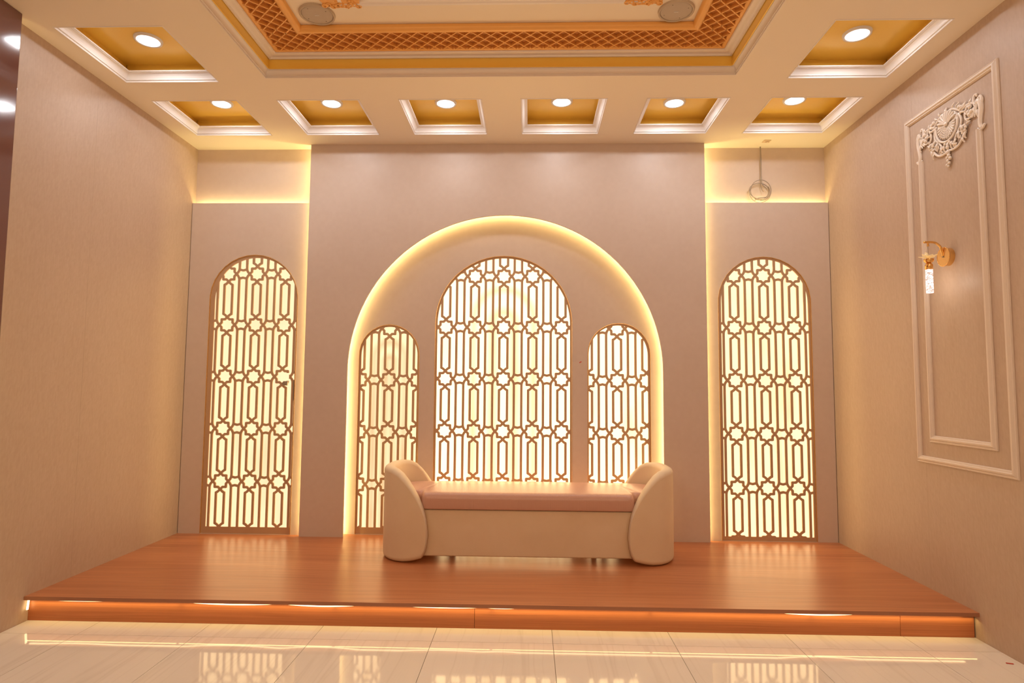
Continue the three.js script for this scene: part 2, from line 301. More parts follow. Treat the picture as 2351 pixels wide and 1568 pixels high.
// ------------------------------------------------------------------ downlights
const ROW_LABEL = ['corner gold coffer above the broken lattice screen', 'gold coffer over the arch panel edge by the broken screen', 'gold coffer over the wide screen, broken screen side',
  'gold coffer over the wide screen, coiled cable side', 'gold coffer over the arch panel edge by the coiled cable', 'corner gold coffer above the coiled cable'].map(t => 'round LED downlight in ' + t);
const LAMP_AT = [[-2.017, 0.574], [-1.225, 0.571], [-0.411, 0.558], [0.411, 0.571], [1.205, 0.545], [2.028, 0.577], [-2.046, 1.383], [2.039, 1.382]];
coffers.forEach(([a, b, c, d, where], n) => {
  const row = where === 'row', lab = row ? ROW_LABEL[n]
    : where === 'left' ? 'round white LED downlight in the gold coffer beside the dark glossy column'
    : where === 'right' ? 'round white LED downlight in the gold coffer above the sconce wall panel' : 'round white LED downlight in a gold side coffer further from the stage';
  const [lx, lz] = LAMP_AT[n] ? [LAMP_AT[n][0], LAMP_AT[n][1] - 0.014] : [(a + b) / 2, (c + d) / 2];
  const t = thing('downlight', lab, 'downlight', [lx, H + 0.115, lz], row ? 'downlights of the coffer row' : where === 'far' ? 'downlights of the side coffers' : undefined);
  part('rim', new THREE.LatheGeometry([[0.060, 0], [0.060, -0.010], [0.066, -0.014], [0.074, -0.012], [0.077, 0]].map(p => new THREE.Vector2(...p)), 40), M.rim, t);
  const disc = new THREE.LatheGeometry([[0, -0.0135], [0.045, -0.013], [0.061, -0.011]].map(p => new THREE.Vector2(...p)), 40);
  part('diffuser', disc, M.downGlow, t);
  const l = area(0.105, 0.105, [0, -0.017, 0], [0, -1, 0], COOL, where === 'far' ? L_DOWN * 0.5 : L_DOWN); t.add(l);
  l.rotation.set(-Math.PI / 2, 0, 0);
});

// unseen opal globe pendants in the hall, added to light the stage frontally
for (const [x, z] of [[-1.45, 6.3], [0.1, 7.3], [1.6, 6.3]]) {
  const t = thing('added_globe_pendant', 'unseen opal glass globe pendant added in the hall to light the stage', 'pendant lamp', [x, H, z], 'added globe pendants of the hall');
  part('ceiling_rose', new THREE.LatheGeometry([[0, -0.03], [0.03, -0.028], [0.05, -0.012], [0.055, 0]].map(p => new THREE.Vector2(...p)), 28), M.brass, t);
  part('rod', new THREE.CylinderGeometry(0.006, 0.006, 0.40, 10).translate(0, -0.22, 0), M.brass, t);
  part('cap', new THREE.LatheGeometry([[0.006, -0.40], [0.04, -0.41], [0.06, -0.435], [0, -0.44]].map(p => new THREE.Vector2(...p)), 28), M.brass, t);
  part('globe', new THREE.SphereGeometry(0.15, 32, 20).translate(0, -0.57, 0), M.globe, t);
  const l = new THREE.PointLight(HALL, L_HALL); l.name = 'point_light'; l.position.set(0, -0.57, 0); l.castShadow = true; l.shadow.radius = 7; t.add(l);
}

// ------------------------------------------------------------------ panels of the arched wall
const AX = 1.206, ATOP = 2.466, PZ0 = 0.057, PZ1 = 0.073, DZ0 = 0.013, DZ1 = 0.025;
{
  const sh1 = new THREE.Shape(); sh1.moveTo(-1.54, 0); sh1.lineTo(-AX, 0); const r = AX, sp = ATOP - r; sh1.lineTo(-AX, sp);
  for (let i = 1; i <= 96; i++) { const a = Math.PI - Math.PI * i / 96; sh1.lineTo(r * Math.cos(a), sp + r * Math.sin(a)); }
  sh1.lineTo(AX, 0); sh1.lineTo(1.54, 0); sh1.lineTo(1.54, H); sh1.lineTo(-1.54, H); sh1.lineTo(-1.54, 0);
  const t = thing('arch_panel', 'tall beige wall panel with a large round-headed opening behind the sofa', 'wall panel');
  part('panel_board', slab(sh1, PZ0, PZ1), M.board, t);
  // return that carries the board, set back behind its edge
  const ring = new THREE.Shape(), r1 = AX + 0.065, r2 = AX + 0.045;
  ring.moveTo(-r1, 0); ring.lineTo(-r2, 0); ring.lineTo(-r2, sp);
  for (let i = 1; i <= 96; i++) { const a = Math.PI - Math.PI * i / 96; ring.lineTo(r2 * Math.cos(a), sp + r2 * Math.sin(a)); }
  ring.lineTo(r2, 0); ring.lineTo(r1, 0); ring.lineTo(r1, sp);
  for (let i = 1; i <= 96; i++) { const a = Math.PI * i / 96; ring.lineTo(r1 * Math.cos(a), sp + r1 * Math.sin(a)); }
  ring.lineTo(-r1, 0);
  part('arch_return', slab(ring, -0.019, PZ0), M.board, t);
  for (const k of [-1, 1]) part('side_batten', box(Math.min(k * 1.475, k * 1.455), Math.max(k * 1.475, k * 1.455), 0, H, -0.02, PZ0), M.board, t);
}
const SCREENS = [
  { name: 'wide', x0: -0.543, x1: 0.521, top: 2.163, star: [-0.011, 2.004], niche: true, b: [0.012, 0.012, 0.014, 0.05] },
  { name: 'small_a', x0: -1.139, x1: -0.670, top: 1.616, star: [-0.906, 1.588], niche: true, b: [0.012, 0.012, 0.014, 0.05] },
  { name: 'small_b', x0: 0.646, x1: 1.124, top: 1.635, star: [0.872, 1.594], niche: true, b: [0.005, 0.014, 0.014, 0.05] },
  { name: 'door_a', x0: -2.322, x1: -1.627, top: 2.160, star: [-1.957, 2.010], niche: false, b: [0.034, 0.006, 0.02, 0.050] },
  { name: 'door_b', x0: 1.642, x1: 2.342, top: 2.150, star: [1.990, 2.006], niche: false, b: [0.020, 0.016, 0.016, 0.030] },
];
{
  const s = rectShape(-1.33, 1.33, 0, 2.60);
  for (const q of SCREENS.filter(q => q.niche)) s.holes.push(archShape(q.x0, q.x1, 0.001, q.top, 64, THREE.Path));
  struct('wall_niche', slab(s, -0.045, -0.020), M.board, 'recessed beige wall inside the lit arch');
}
for (const [q, lab] of [[SCREENS[3], 'beige wall panel around the lattice screen with the broken bar'], [SCREENS[4], 'beige wall panel around the tall lattice screen under the coiled cable']]) {
  const left = q.x0 < 0, t = thing('side_panel', lab, 'wall panel');
  const s = left ? rectShape(XL + 0.004, -1.48, 0, 2.579) : rectShape(1.48, XR - 0.004, 0, 2.579);
  s.holes.push(archShape(q.x0, q.x1, 0.001, q.top, 64, THREE.Path));
  part('panel_board', slab(s, DZ0, DZ1), M.board, t);
}

// ------------------------------------------------------------------ lattice screens
const A = 0.2262, U = A / 307, PER = 0.4035, HALF = 12.6 * U;
const SEGS = (() => {
  const line = (...p) => p.slice(1).map((q, i) => [...p[i], ...q]);
  const half = PER / 2 / U;
  return [...line([83, 0], [59, 24], [59, 59], [24, 59], [0, 83]), ...line([0, 83], [13, 96], [24, 106], [33, 112], [43, 116], [43, half + 2]),
    ...line([83, 0], [93, 11], [102, 23], [109, 37], [113, 52], [114, 70], [114, half + 2]), ...line([113, 49], [153.5, 39])].map(s => s.map(v => v * U));
})();
function barDistance(x, y, star) {
  let u = (x - star[0]) / A; u = Math.abs(u - Math.round(u)) * A; let v = (y - star[1]) / PER; v = Math.abs(v - Math.round(v)) * PER;
  let best = 1e9;
  for (const [ax, ay, bx, by] of SEGS) {
    const dx = bx - ax, dy = by - ay; let t = ((u - ax) * dx + (v - ay) * dy) / (dx * dx + dy * dy); t = t < 0 ? 0 : t > 1 ? 1 : t;
    const ex = u - ax - t * dx, ey = v - ay - t * dy, d = ex * ex + ey * ey; if (d < best) best = d;
  }
  return Math.sqrt(best) - HALF;
}
function archDistance(x, y, x0, x1, y0, top) {
  const r = (x1 - x0) / 2, cx = (x0 + x1) / 2, sp = top - r;
  return Math.max(y > sp ? Math.hypot(x - cx, y - sp) - r : Math.abs(x - cx) - r, y0 - y);
}
function contours(f, x0, y0, nx, ny, h) {                        // marching squares, solid (f < 0) on the left
  const v = new Float64Array((nx + 1) * (ny + 1)), at = (i, j) => v[j * (nx + 1) + i];
  for (let j = 0; j <= ny; j++) for (let i = 0; i <= nx; i++) v[j * (nx + 1) + i] = f(x0 + i * h, y0 + j * h) || 1e-9;
  const next = new Map(), pt = (e) => { const k = e >> 1, i = k % (nx + 1), j = (k / (nx + 1)) | 0, a = at(i, j), b = e & 1 ? at(i, j + 1) : at(i + 1, j), t = a / (a - b); return e & 1 ? [x0 + i * h, y0 + (j + t) * h] : [x0 + (i + t) * h, y0 + j * h]; };
  const T = { 1: ['SW'], 2: ['ES'], 4: ['NE'], 8: ['WN'], 3: ['EW'], 6: ['NS'], 12: ['WE'], 9: ['SN'], 7: ['NW'], 14: ['WS'], 13: ['SE'], 11: ['EN'] };
  for (let j = 0; j < ny; j++) for (let i = 0; i < nx; i++) {
    const a = at(i, j), b = at(i + 1, j), c = at(i + 1, j + 1), d = at(i, j + 1), m = (a < 0) | (b < 0) << 1 | (c < 0) << 2 | (d < 0) << 3;
    if (!m || m === 15) continue;
    const k = (i, j) => (j * (nx + 1) + i) << 1, E = { S: k(i, j), N: k(i, j + 1), W: k(i, j) | 1, E: k(i + 1, j) | 1 };
    let segs = T[m]; if (!segs) { const inside = a + b + c + d < 0; segs = m === 5 ? (inside ? ['SE', 'NW'] : ['SW', 'NE']) : (inside ? ['WS', 'EN'] : ['ES', 'WN']); }
    for (const s of segs) next.set(E[s[0]], E[s[1]]);
  }
  const loops = [];
  while (next.size) { const start = next.keys().next().value; let e = start; const loop = []; do { loop.push(pt(e)); const n = next.get(e); next.delete(e); e = n; } while (e !== undefined && e !== start); if (loop.length > 6) loops.push(loop); }
  return loops;
}
function simplify(loop, tol) {
  const n = loop.length, keep = new Uint8Array(n + 1), P = [...loop, loop[0]]; let far = 0, fd = 0;
  for (let i = 1; i < n; i++) { const d = (P[i][0] - P[0][0]) ** 2 + (P[i][1] - P[0][1]) ** 2; if (d > fd) { fd = d; far = i; } }
  keep[0] = keep[far] = keep[n] = 1; const st = [[0, far], [far, n]];
  while (st.length) {
    const [a, b] = st.pop(); const dx = P[b][0] - P[a][0], dy = P[b][1] - P[a][1], L = Math.hypot(dx, dy) || 1e-9; let m = tol, k = -1;
    for (let i = a + 1; i < b; i++) { const d = Math.abs((P[i][0] - P[a][0]) * dy - (P[i][1] - P[a][1]) * dx) / L; if (d > m) { m = d; k = i; } }
    if (k > 0) { keep[k] = 1; st.push([a, k], [k, b]); }
  }
  return P.filter((_, i) => i < n && keep[i]);
}
const areaOf = (l) => { let s = 0; for (let i = 0; i < l.length; i++) { const [a, b] = l[i], [c, d] = l[(i + 1) % l.length]; s += a * d - b * c; } return s / 2; };
function latticeGeometry(q, cut) {
  const y0 = 0.0025, e = 0.0012, x0 = q.x0 + e, x1 = q.x1 - e, top = q.top - e, [bl, br, bt, bb] = q.b;
  const f = (x, y) => {
    const out = archDistance(x, y, x0, x1, y0, top); if (out > 0.004) return out;
    const inner = archDistance(x, y, x0 + bl, x1 - br, y0 + bb, top - bt);
    let bar = inner > 0.003 ? -inner : Math.min(-inner, barDistance(x, y, q.star));
    if (cut) bar = Math.max(bar, cut(x, y));
    return Math.max(out, bar);
  };
  const h = 0.002, nx = Math.ceil((x1 - x0) / h) + 4, ny = Math.ceil((top - y0) / h) + 4;
  const loops = contours(f, x0 - 2 * h + 0.0003, y0 - 2 * h + 0.0004, nx, ny, h).map(l => simplify(l, 0.00035)).filter(l => l.length > 2 && Math.abs(areaOf(l)) > 2e-6);
  const outer = loops.filter(l => areaOf(l) > 0).sort((a, b) => areaOf(b) - areaOf(a)), holes = loops.filter(l => areaOf(l) < 0);
  const shapes = outer.map(l => new THREE.Shape(l.map(p => new THREE.Vector2(...p))));
  for (const l of holes) shapes[0].holes.push(new THREE.Path(l.map(p => new THREE.Vector2(...p))));
  return shapes;
}
// light-box faces: onyx-look translucent film, cream with amber clouds and arch-shaped bands of uneven LED backlight painted in
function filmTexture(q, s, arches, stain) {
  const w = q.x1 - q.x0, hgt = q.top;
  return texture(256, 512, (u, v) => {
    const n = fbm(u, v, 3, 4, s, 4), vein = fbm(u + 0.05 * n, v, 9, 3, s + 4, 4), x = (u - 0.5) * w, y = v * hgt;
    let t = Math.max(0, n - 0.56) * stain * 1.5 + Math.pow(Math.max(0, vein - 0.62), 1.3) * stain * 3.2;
    for (const [rad, wid, k, top, low] of arches) {              // brightness of LED strips behind the film, painted as arch bands
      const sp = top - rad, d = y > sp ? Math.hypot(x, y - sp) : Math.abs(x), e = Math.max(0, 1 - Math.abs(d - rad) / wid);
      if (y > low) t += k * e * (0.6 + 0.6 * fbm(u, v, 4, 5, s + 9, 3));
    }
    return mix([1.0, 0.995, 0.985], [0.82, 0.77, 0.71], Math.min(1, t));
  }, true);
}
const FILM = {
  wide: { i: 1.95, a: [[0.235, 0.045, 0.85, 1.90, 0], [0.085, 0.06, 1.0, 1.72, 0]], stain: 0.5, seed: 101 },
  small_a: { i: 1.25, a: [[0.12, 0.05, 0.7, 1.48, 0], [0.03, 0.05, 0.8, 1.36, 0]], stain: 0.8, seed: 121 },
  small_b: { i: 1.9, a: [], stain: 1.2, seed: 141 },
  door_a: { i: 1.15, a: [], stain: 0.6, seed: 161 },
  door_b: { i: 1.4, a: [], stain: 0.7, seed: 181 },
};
const screenLabel = {
  wide: 'wide arched lattice screen glowing in the middle of the lit arch', small_a: 'small arched lattice screen between the wide screen and the broken tall screen',
  small_b: 'small arched lattice screen between the wide screen and the tall screen by the sconce wall', door_a: 'tall arched lattice screen with a broken bar and small latch', door_b: 'tall arched lattice screen on the panel under the coiled cable',
};
for (const q of SCREENS) {
  const t = thing('lattice_screen', screenLabel[q.name], 'lattice screen', [0, 0, 0], 'arched lattice screens');
  const cut = q.name === 'door_a' ? (x, y) => { const dx = Math.max(-1.713 - x, x + 1.676), dy = Math.max(1.172 - y, y - 1.232); return -Math.max(dx, dy); } : null;
  const zf = q.niche ? -0.026 : 0.019, g = new THREE.ExtrudeGeometry(latticeGeometry(q, cut), { depth: 0.009, bevelEnabled: false }); g.translate(0, 0, zf - 0.009);
  part('lattice', uvWorld(g), M.lattice, t);
  // thin gilt edge strip standing round the opening
  const r = (q.x1 - q.x0) / 2, cx = (q.x0 + q.x1) / 2, sp = q.top - r, yb = 0.0025, face = q.niche ? -0.020 : DZ1;
  const edge = surface(72, 4, (u, v) => {
    const L = sp - yb, tot = 2 * L + Math.PI * r; let s = u * tot, px, py, nx, ny;
    if (s < L) { px = q.x0; py = yb + s; nx = -1; ny = 0; } else if (s < L + Math.PI * r) { const a = Math.PI - (s - L) / r; nx = Math.cos(a); ny = Math.sin(a); px = cx + r * nx; py = sp + r * ny; } else { px = q.x1; py = sp - (s - L - Math.PI * r); nx = 1; ny = 0; }
    const k = Math.round(v * 4) % 4, o = [-0.0008, 0.0028, 0.0028, -0.0008][k], z = [face - 0.008, face - 0.008, face + 0.0025, face + 0.0025][k];
    return [px + o * nx, py + o * ny, z];
  });
  part('edge_strip', toCreasedNormals(edge, 0.7), M.goldTrim, t);
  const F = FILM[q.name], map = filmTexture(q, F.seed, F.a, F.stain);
  const zd = q.niche ? -0.0380 : 0.0068, s = archShape(q.x0 - 0.008, q.x1 + 0.008, 0.001, q.top + 0.008, 48);
  const dg = new THREE.ExtrudeGeometry(s, { depth: 0.004, bevelEnabled: false }); dg.translate(0, 0, zd - 0.004);
  { const p = dg.attributes.position, uv = dg.attributes.uv; for (let i = 0; i < p.count; i++) uv.setXY(i, (p.getX(i) - q.x0) / (q.x1 - q.x0), p.getY(i) / q.top); }
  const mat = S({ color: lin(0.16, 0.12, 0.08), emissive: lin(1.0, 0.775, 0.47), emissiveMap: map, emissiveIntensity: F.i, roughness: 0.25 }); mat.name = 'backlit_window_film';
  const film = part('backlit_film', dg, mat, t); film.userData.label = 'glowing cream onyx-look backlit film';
  const w = q.x1 - q.x0, sh2 = sp - 0.02, I = L_WIN * F.i;
  t.add(area(w * 0.98, sh2, [cx, 0.02 + sh2 / 2, zd + 0.0015], [cx, 0.02 + sh2 / 2, 5], WARM, I));
  t.add(area(w * 0.78, r * 0.80, [cx, sp + r * 0.40, zd + 0.0015], [cx, sp + r * 0.40, 5], WARM, I));
  if (q.name === 'door_a') {
    const latch = part('latch', merge([new RoundedBoxGeometry(0.036, 0.034, 0.016, 2, 0.003).translate(-1.697, 1.152, 0.030), new THREE.BoxGeometry(0.016, 0.012, 0.012).translate(-1.717, 1.150, 0.026), new THREE.CylinderGeometry(0.004, 0.004, 0.02, 10).rotateX(Math.PI / 2).translate(-1.697, 1.152, 0.036)]), M.steel, t);
    latch.userData.label = 'small grey metal latch';
    part('hinge_plate', box(-1.640, -1.633, 1.02, 1.17, 0.018, 0.024), M.steel, t);
  }
}

// ------------------------------------------------------------------ LED tapes
function tape(label) { return thing('led_tape', label, 'LED tape'); }
{ // round the arch, behind the panel edge
  const t = tape('warm LED tape glowing behind the edge of the large arch'), o = 0.038, r = AX + o, sp = ATOP - AX;
  const strip = surface(120, 4, (u, v) => {
    const L = sp - 0.01, tot = 2 * L + Math.PI * r, s = u * tot; let px, py, nx, ny;
    if (s < L) { px = -r; py = 0.01 + s; nx = -1; ny = 0; } else if (s < L + Math.PI * r) { const a = Math.PI - (s - L) / r; nx = Math.cos(a); ny = Math.sin(a); px = r * nx; py = sp + r * ny; } else { px = r; py = sp - (s - L - Math.PI * r); nx = 1; ny = 0; }
    const k = Math.round(v * 4) % 4, w = [0, 0.003, 0.003, 0][k], z = [0.002, 0.002, 0.012, 0.012][k]; return [px + w * nx, py + w * ny, z];
  });
  part('tape', strip, M.tapeGlow, t);
  for (const k of [-1, 1]) t.add(area(0.012, sp, [k * (r - 0.003), sp / 2, 0.007], [0, sp / 2, 0.007 - 0.6], TAPE, L_TAPE * 0.85));
  for (let i = 0; i < 30; i++) { const a = Math.PI * (i + 0.5) / 30, len = Math.PI * r / 30; const l = area(len, 0.012, [(r - 0.003) * Math.cos(a), sp + (r - 0.003) * Math.sin(a), 0.007], [0, sp, 0.007 - 0.6], TAPE, L_TAPE * 0.85); t.add(l);
    // keep the long side tangent to the arch
    const z = new THREE.Vector3(Math.cos(a), Math.sin(a), 0.5).normalize(), x = new THREE.Vector3(-Math.sin(a), Math.cos(a), 0), y = z.clone().cross(x); l.quaternion.setFromRotationMatrix(new THREE.Matrix4().makeBasis(x, y, z)); }
}
for (const k of [-1, 1]) { // behind the outer edges of the arch panel
  const t = tape(k < 0 ? 'warm LED tape behind the arch panel edge beside the broken lattice screen' : 'warm LED tape behind the arch panel edge beside the coiled cable'), x = k * 1.492;
  part('tape', box(Math.min(x, x - k * 0.003), Math.max(x, x - k * 0.003), 0.01, H - 0.01, 0.034, 0.046), M.tapeGlow, t);
  t.add(area(0.012, H - 0.05, [x + k * 0.002, H / 2, 0.040], [x + k, H / 2, 0.040 - 0.25], TAPE, L_TAPE * 1.3));
}
for (const k of [-1, 1]) { // on top of the side panels, shining up
  const t = tape(k < 0 ? 'warm LED tape on top of the panel of the broken lattice screen' : 'warm LED tape on top of the panel below the coiled cable');
  const x0 = k < 0 ? XL + 0.02 : 1.57, x1 = k < 0 ? -1.57 : XR - 0.02;
  part('tape', box(x0, x1, 2.552, 2.555, -0.012, 0.0), M.tapeGlow, t);
  const l = area(x1 - x0, 0.014, [(x0 + x1) / 2, 2.558, -0.006], [(x0 + x1) / 2, 9, -0.006], TAPE, L_TAPE * 0.95); l.rotation.set(Math.PI / 2, 0, 0); t.add(l);
}

// ------------------------------------------------------------------ stage
{
  const t = thing('stage', 'low orange-brown laminate stage with overhanging lit front edge', 'stage', [0, 0, 0]);
  part('deck', box(XL, XR, -0.018, 0, -0.045, ZS - 0.001), M.deck, t);
  part('nosing', box(XL, XR - 0.004, -0.0185, -0.0006, ZS - 0.001, ZS), M.nosing, t);
  for (const [a, b] of [[XL, -0.090], [-0.0885, 2.118], [2.1195, XR - 0.006]]) part('riser_board', uvWorld(box(a, b, FLOOR, -0.018, ZR - 0.014, ZR, 0.0015), rr(0, 2), rr(0, 0.3)), M.riser, t);
  const lt = tape('warm LED tape sagging under the front edge of the stage');
  const sag = (x) => { let s = 0.0004 * (1 + Math.sin(x * 3.7)); for (const [c, w, d] of [[-1.38, 0.24, 0.0085], [-0.90, 0.20, 0.0095], [-0.25, 0.22, 0.006], [0.05, 0.1, 0.004], [-2.2, 0.2, 0.004], [1.69, 0.20, 0.009]]) s += d * Math.max(0, 1 - ((x - c) / w) ** 2); return s; };
  part('tape', surface(240, 4, (u, v) => { const x = XL + 0.03 + u * 4.90, k = Math.round(v * 4) % 4, y = -0.0195 - sag(x); return [x, y + [0, 0, -0.002, -0.002][k], [1.438, 1.450, 1.450, 1.438][k]]; }), M.tapeGlow, lt);
  const end = new THREE.BoxGeometry(0.0035, 0.052, 0.012); end.rotateX(-0.12); end.translate(XL + 0.012, -0.047, 1.449); part('loose_end', end, M.tapeGlow, lt);
  for (let k = 0; k < 6; k++) { const x = XL + 0.42 + k * 0.832; const l = area(0.82, 0.012, [x, -0.036, 1.448], [x, -3, 1.448], TAPE, L_TAPE * 0.19); l.rotation.set(-Math.PI / 2 + 0.15, 0, 0); lt.add(l); }
}

// ------------------------------------------------------------------ sofa
{
  const t = thing('daybed_sofa', 'cream backless sofa with curved arm ends and dusty pink seat cushion', 'sofa', [0.186, 0, 0.42]);
  const HX = 0.985, HZ = 0.335, JX = 0.645;                       // half length, half depth, where the arms begin
  part('front_panel', (() => { const g = new RoundedBoxGeometry(1.60, 0.300, 0.030, 3, 0.010); g.translate(0, 0.186, 0.2575); return uvWorld(g); })(), M.fabric, t);
  part('base', (() => { const g = new RoundedBoxGeometry(1.70, 0.175, 0.500, 3, 0.012); g.translate(0, 0.2485, -0.006); return uvWorld(g); })(), M.fabric, t);
  // arm: padded shell wrapped round the end, high at the end and sweeping down to front and back
  const lerpT = (tab, x) => { for (let i = 1; i < tab.length; i++) if (x <= tab[i][0]) { const f = (x - tab[i - 1][0]) / (tab[i][0] - tab[i - 1][0]); return tab[i - 1][1] + (tab[i][1] - tab[i - 1][1]) * f; } return tab[tab.length - 1][1]; };
  const topTab = [[0, 0.176], [0.008, 0.255], [0.02, 0.315], [0.04, 0.365], [0.075, 0.43], [0.11, 0.480], [0.15, 0.527], [0.20, 0.570], [0.25, 0.592], [0.30, 0.600], [0.34, 0.603]];
  const lowTab = [[0, 0.174], [0.008, 0.105], [0.02, 0.060], [0.04, 0.030], [0.075, 0.020], [0.11, 0.012], [0.16, 0.004], [0.22, 0.001], [0.34, 0.001]];
  const wA = HX - JX, TH = 0.078;
  const armPoint = (a) => { const c = Math.cos(a), s = Math.sin(a), n = 2 / 2.7; return [JX + wA * Math.pow(Math.max(0, c), n), HZ * Math.sign(s) * Math.pow(Math.abs(s), n)]; };
  const armGeo = (side) => surface(110, 40, (u, v) => {
    const uu = u * 2 - 1, a = Math.PI / 2 * Math.sign(uu) * (1 - Math.pow(1 - Math.abs(uu), 1.5)), [px, pz] = armPoint(a), [qx, qz] = armPoint(a + 0.001), [ox, oz] = armPoint(a - 0.001);
    let tx = qx - ox, tz = qz - oz; const L = Math.hypot(tx, tz) || 1e-9; const nx = tz / L, nz = -tx / L;
    const d = px - JX, y1 = lerpT(topTab, d), y0 = lerpT(lowTab, d), rad = Math.min(TH / 2, (y1 - y0) / 2), flat = (y1 - y0) / 2 - rad, ym = (y1 + y0) / 2;
    const b = v * Math.PI * 2; let cx = Math.cos(b), cy = Math.sin(b); const e = 0.8; cx = Math.sign(cx) * Math.pow(Math.abs(cx), e); cy = Math.sign(cy) * Math.pow(Math.abs(cy), e);
    const w = Math.min(TH / 2, rad) * cx - TH / 2, X = px + nx * w, Z = pz + nz * w, Y = ym + Math.sign(cy) * flat * Math.min(1, Math.abs(cy) * 6) + rad * cy;
    return [side * X, Y, Z, (a + 2) * 0.35, Y + w * 0.5];
  }, false, true);
  for (const s of [-1, 1]) {
    const arm = part('arm', armGeo(s), M.fabric, t);
    // piped seam where the arm meets the base
    const pts = []; for (let k = 0; k <= 22; k++) { const f = k / 22, y = 0.035 + f * 0.31; let d = 0; for (let dd = 0; dd < 0.2; dd += 0.001) { d = dd; if (y > 0.175 ? lerpT(topTab, dd) >= y : lerpT(lowTab, dd) <= y) break; } const a = Math.acos(Math.pow(d / wA, 2.7 / 2)), p = armPoint(a); pts.push([s * (p[0] - 0.004), y, Math.max(0.2745, p[1] - 0.034)]); }
    part('seam', tube(pts, 0.0014, 44, 6), M.piping, arm);
  }
  // T-shaped seat cushion with rounded edges and a soft crown
  const out = [], N = 0.035;
  const arcTo = (cx, cz, r, a0, a1, n = 6) => { for (let k = 0; k <= n; k++) { const a = a0 + (a1 - a0) * k / n; out.push([cx + r * Math.cos(a), cz + r * Math.sin(a)]); } };
  const XF = 0.692, ZFf = 0.296, ZB = 0.205;
  arcTo(XF - N, ZFf - N, N, Math.PI / 2, 0);                      // front right corner of the tongue
  out.push([XF, ZB + 0.03]); arcTo(XF + 0.03, ZB + 0.03, 0.03, Math.PI, Math.PI * 1.5, 4);
  for (let k = 0; k <= 24; k++) { const a = Math.PI / 2 * (1 - k / 12) * 0.86, n = 0.72; out.push([0.70 + 0.215 * Math.pow(Math.max(0, Math.cos(a)), n), 0.235 * Math.sign(Math.sin(a)) * Math.pow(Math.abs(Math.sin(a)), n)]); }
  const right = out.filter(p => p[0] > 0.02), poly = [...right.map(p => [p[0], p[1]])];
  poly.push([0.45, -0.255], [0.0, -0.262]); const left2 = [...right].reverse().map(p => [-p[0], p[1]]); poly.push([-0.45, -0.255], ...left2);
  // resample the outline evenly
  const ring = []; { const P2 = [...poly, poly[0]]; let tot = 0; const acc = [0]; for (let i = 1; i < P2.length; i++) { tot += Math.hypot(P2[i][0] - P2[i - 1][0], P2[i][1] - P2[i - 1][1]); acc.push(tot); } const n = 260; let k = 1; for (let i = 0; i < n; i++) { const s = tot * i / n; while (acc[k] < s) k++; const f = (s - acc[k - 1]) / (acc[k] - acc[k - 1] || 1e-9); ring.push([P2[k - 1][0] + (P2[k][0] - P2[k - 1][0]) * f, P2[k - 1][1] + (P2[k][1] - P2[k - 1][1]) * f]); } }
  const yb = 0.3375, yt = 0.447, R = 0.044, prof = [[0.02, 0], [0.004, 0.002], [0, 0.008], [-0.002, 0.035]];   // [inward, height above yb]
  for (let k = 0; k <= 6; k++) { const a = k / 6 * Math.PI / 2; prof.push([R * (1 - Math.cos(a)), yt - yb - R + R * Math.sin(a)]); }
  const nIn = 12;
  const cushion = surface(ring.length, prof.length - 1 + nIn, (u, v) => {
    const i = Math.round(u * ring.length) % ring.length, k = Math.round(v * (prof.length - 1 + nIn)), [x, z] = ring[i], sx = Math.max(-0.62, Math.min(0.62, x)), sz = 0.0, D = Math.hypot(x - sx, z - sz);
    const [ins, hh] = k < prof.length ? prof[k] : [R + (D - R) * (k - prof.length + 1) / nIn, yt - yb];
    const f = Math.min(1, ins / D), X = x + (sx - x) * f, Z = z + (sz - z) * f, crown = k >= prof.length - 1 ? 0.016 * (1 - Math.pow(1 - Math.max(0, f - R / D), 2)) : 0;
    return [X, yb + hh + crown, Z, X, Z];
  }, true);
  part('seat_cushion', cushion, M.vinyl, t).userData.label = 'dusty pink vinyl seat cushion';
  for (const [x, z] of [[-0.52, -0.04], [0.46, -0.04], [-0.55, -0.2], [0.55, -0.2]]) part('foot', (() => { const g = new THREE.CylinderGeometry(0.022, 0.018, 0.162, 14); g.translate(x, 0.081, z); return g; })(), M.nosing, t);
}

// ------------------------------------------------------------------ right wall: picture-frame mouldings, plaster crest, sconce
const ZC = 1.400;
function wallStrip(z0, y0, z1, y1, w, m0, m1, mat) {             // moulding strip on the right wall with mitred ends; section across w
  const prof = [[0, 0], [0.02, 0.008], [0.12, 0.0105], [0.2, 0.0085], [0.28, 0.009], [0.45, 0.017], [0.62, 0.0185], [0.78, 0.012], [0.86, 0.0125], [0.97, 0.007], [1, 0]];
  const dz = z1 - z0, dy = y1 - y0, L = Math.hypot(dz, dy), tz = dz / L, ty = dy / L, nz = -ty, ny = tz, pos = [];
  const P3 = (s, k) => { const [o, h] = prof[k], a = s ? L - m1 * o * w : m0 * o * w; return [XR - h, y0 + ty * a + ny * o * w, z0 + tz * a + nz * o * w]; };
  for (let k = 0; k < prof.length - 1; k++) { const q = [P3(0, k), P3(1, k), P3(1, k + 1), P3(0, k + 1)]; pos.push(...q[0], ...q[1], ...q[2], ...q[0], ...q[2], ...q[3]); }
  const back = [P3(0, 0), P3(1, 0), P3(1, prof.length - 1), P3(0, prof.length - 1)]; pos.push(...back[0], ...back[1], ...back[2], ...back[0], ...back[2], ...back[3]);
  for (const s of [0, 1]) for (let k = 1; k < prof.length - 1; k++) pos.push(...P3(s, 0), ...P3(s, k), ...P3(s, k + 1));
  const g = new THREE.BufferGeometry(); g.setAttribute('position', new THREE.Float32BufferAttribute(pos, 3)); g.computeVertexNormals(); return uvWorld(toCreasedNormals(g, 0.5));
}
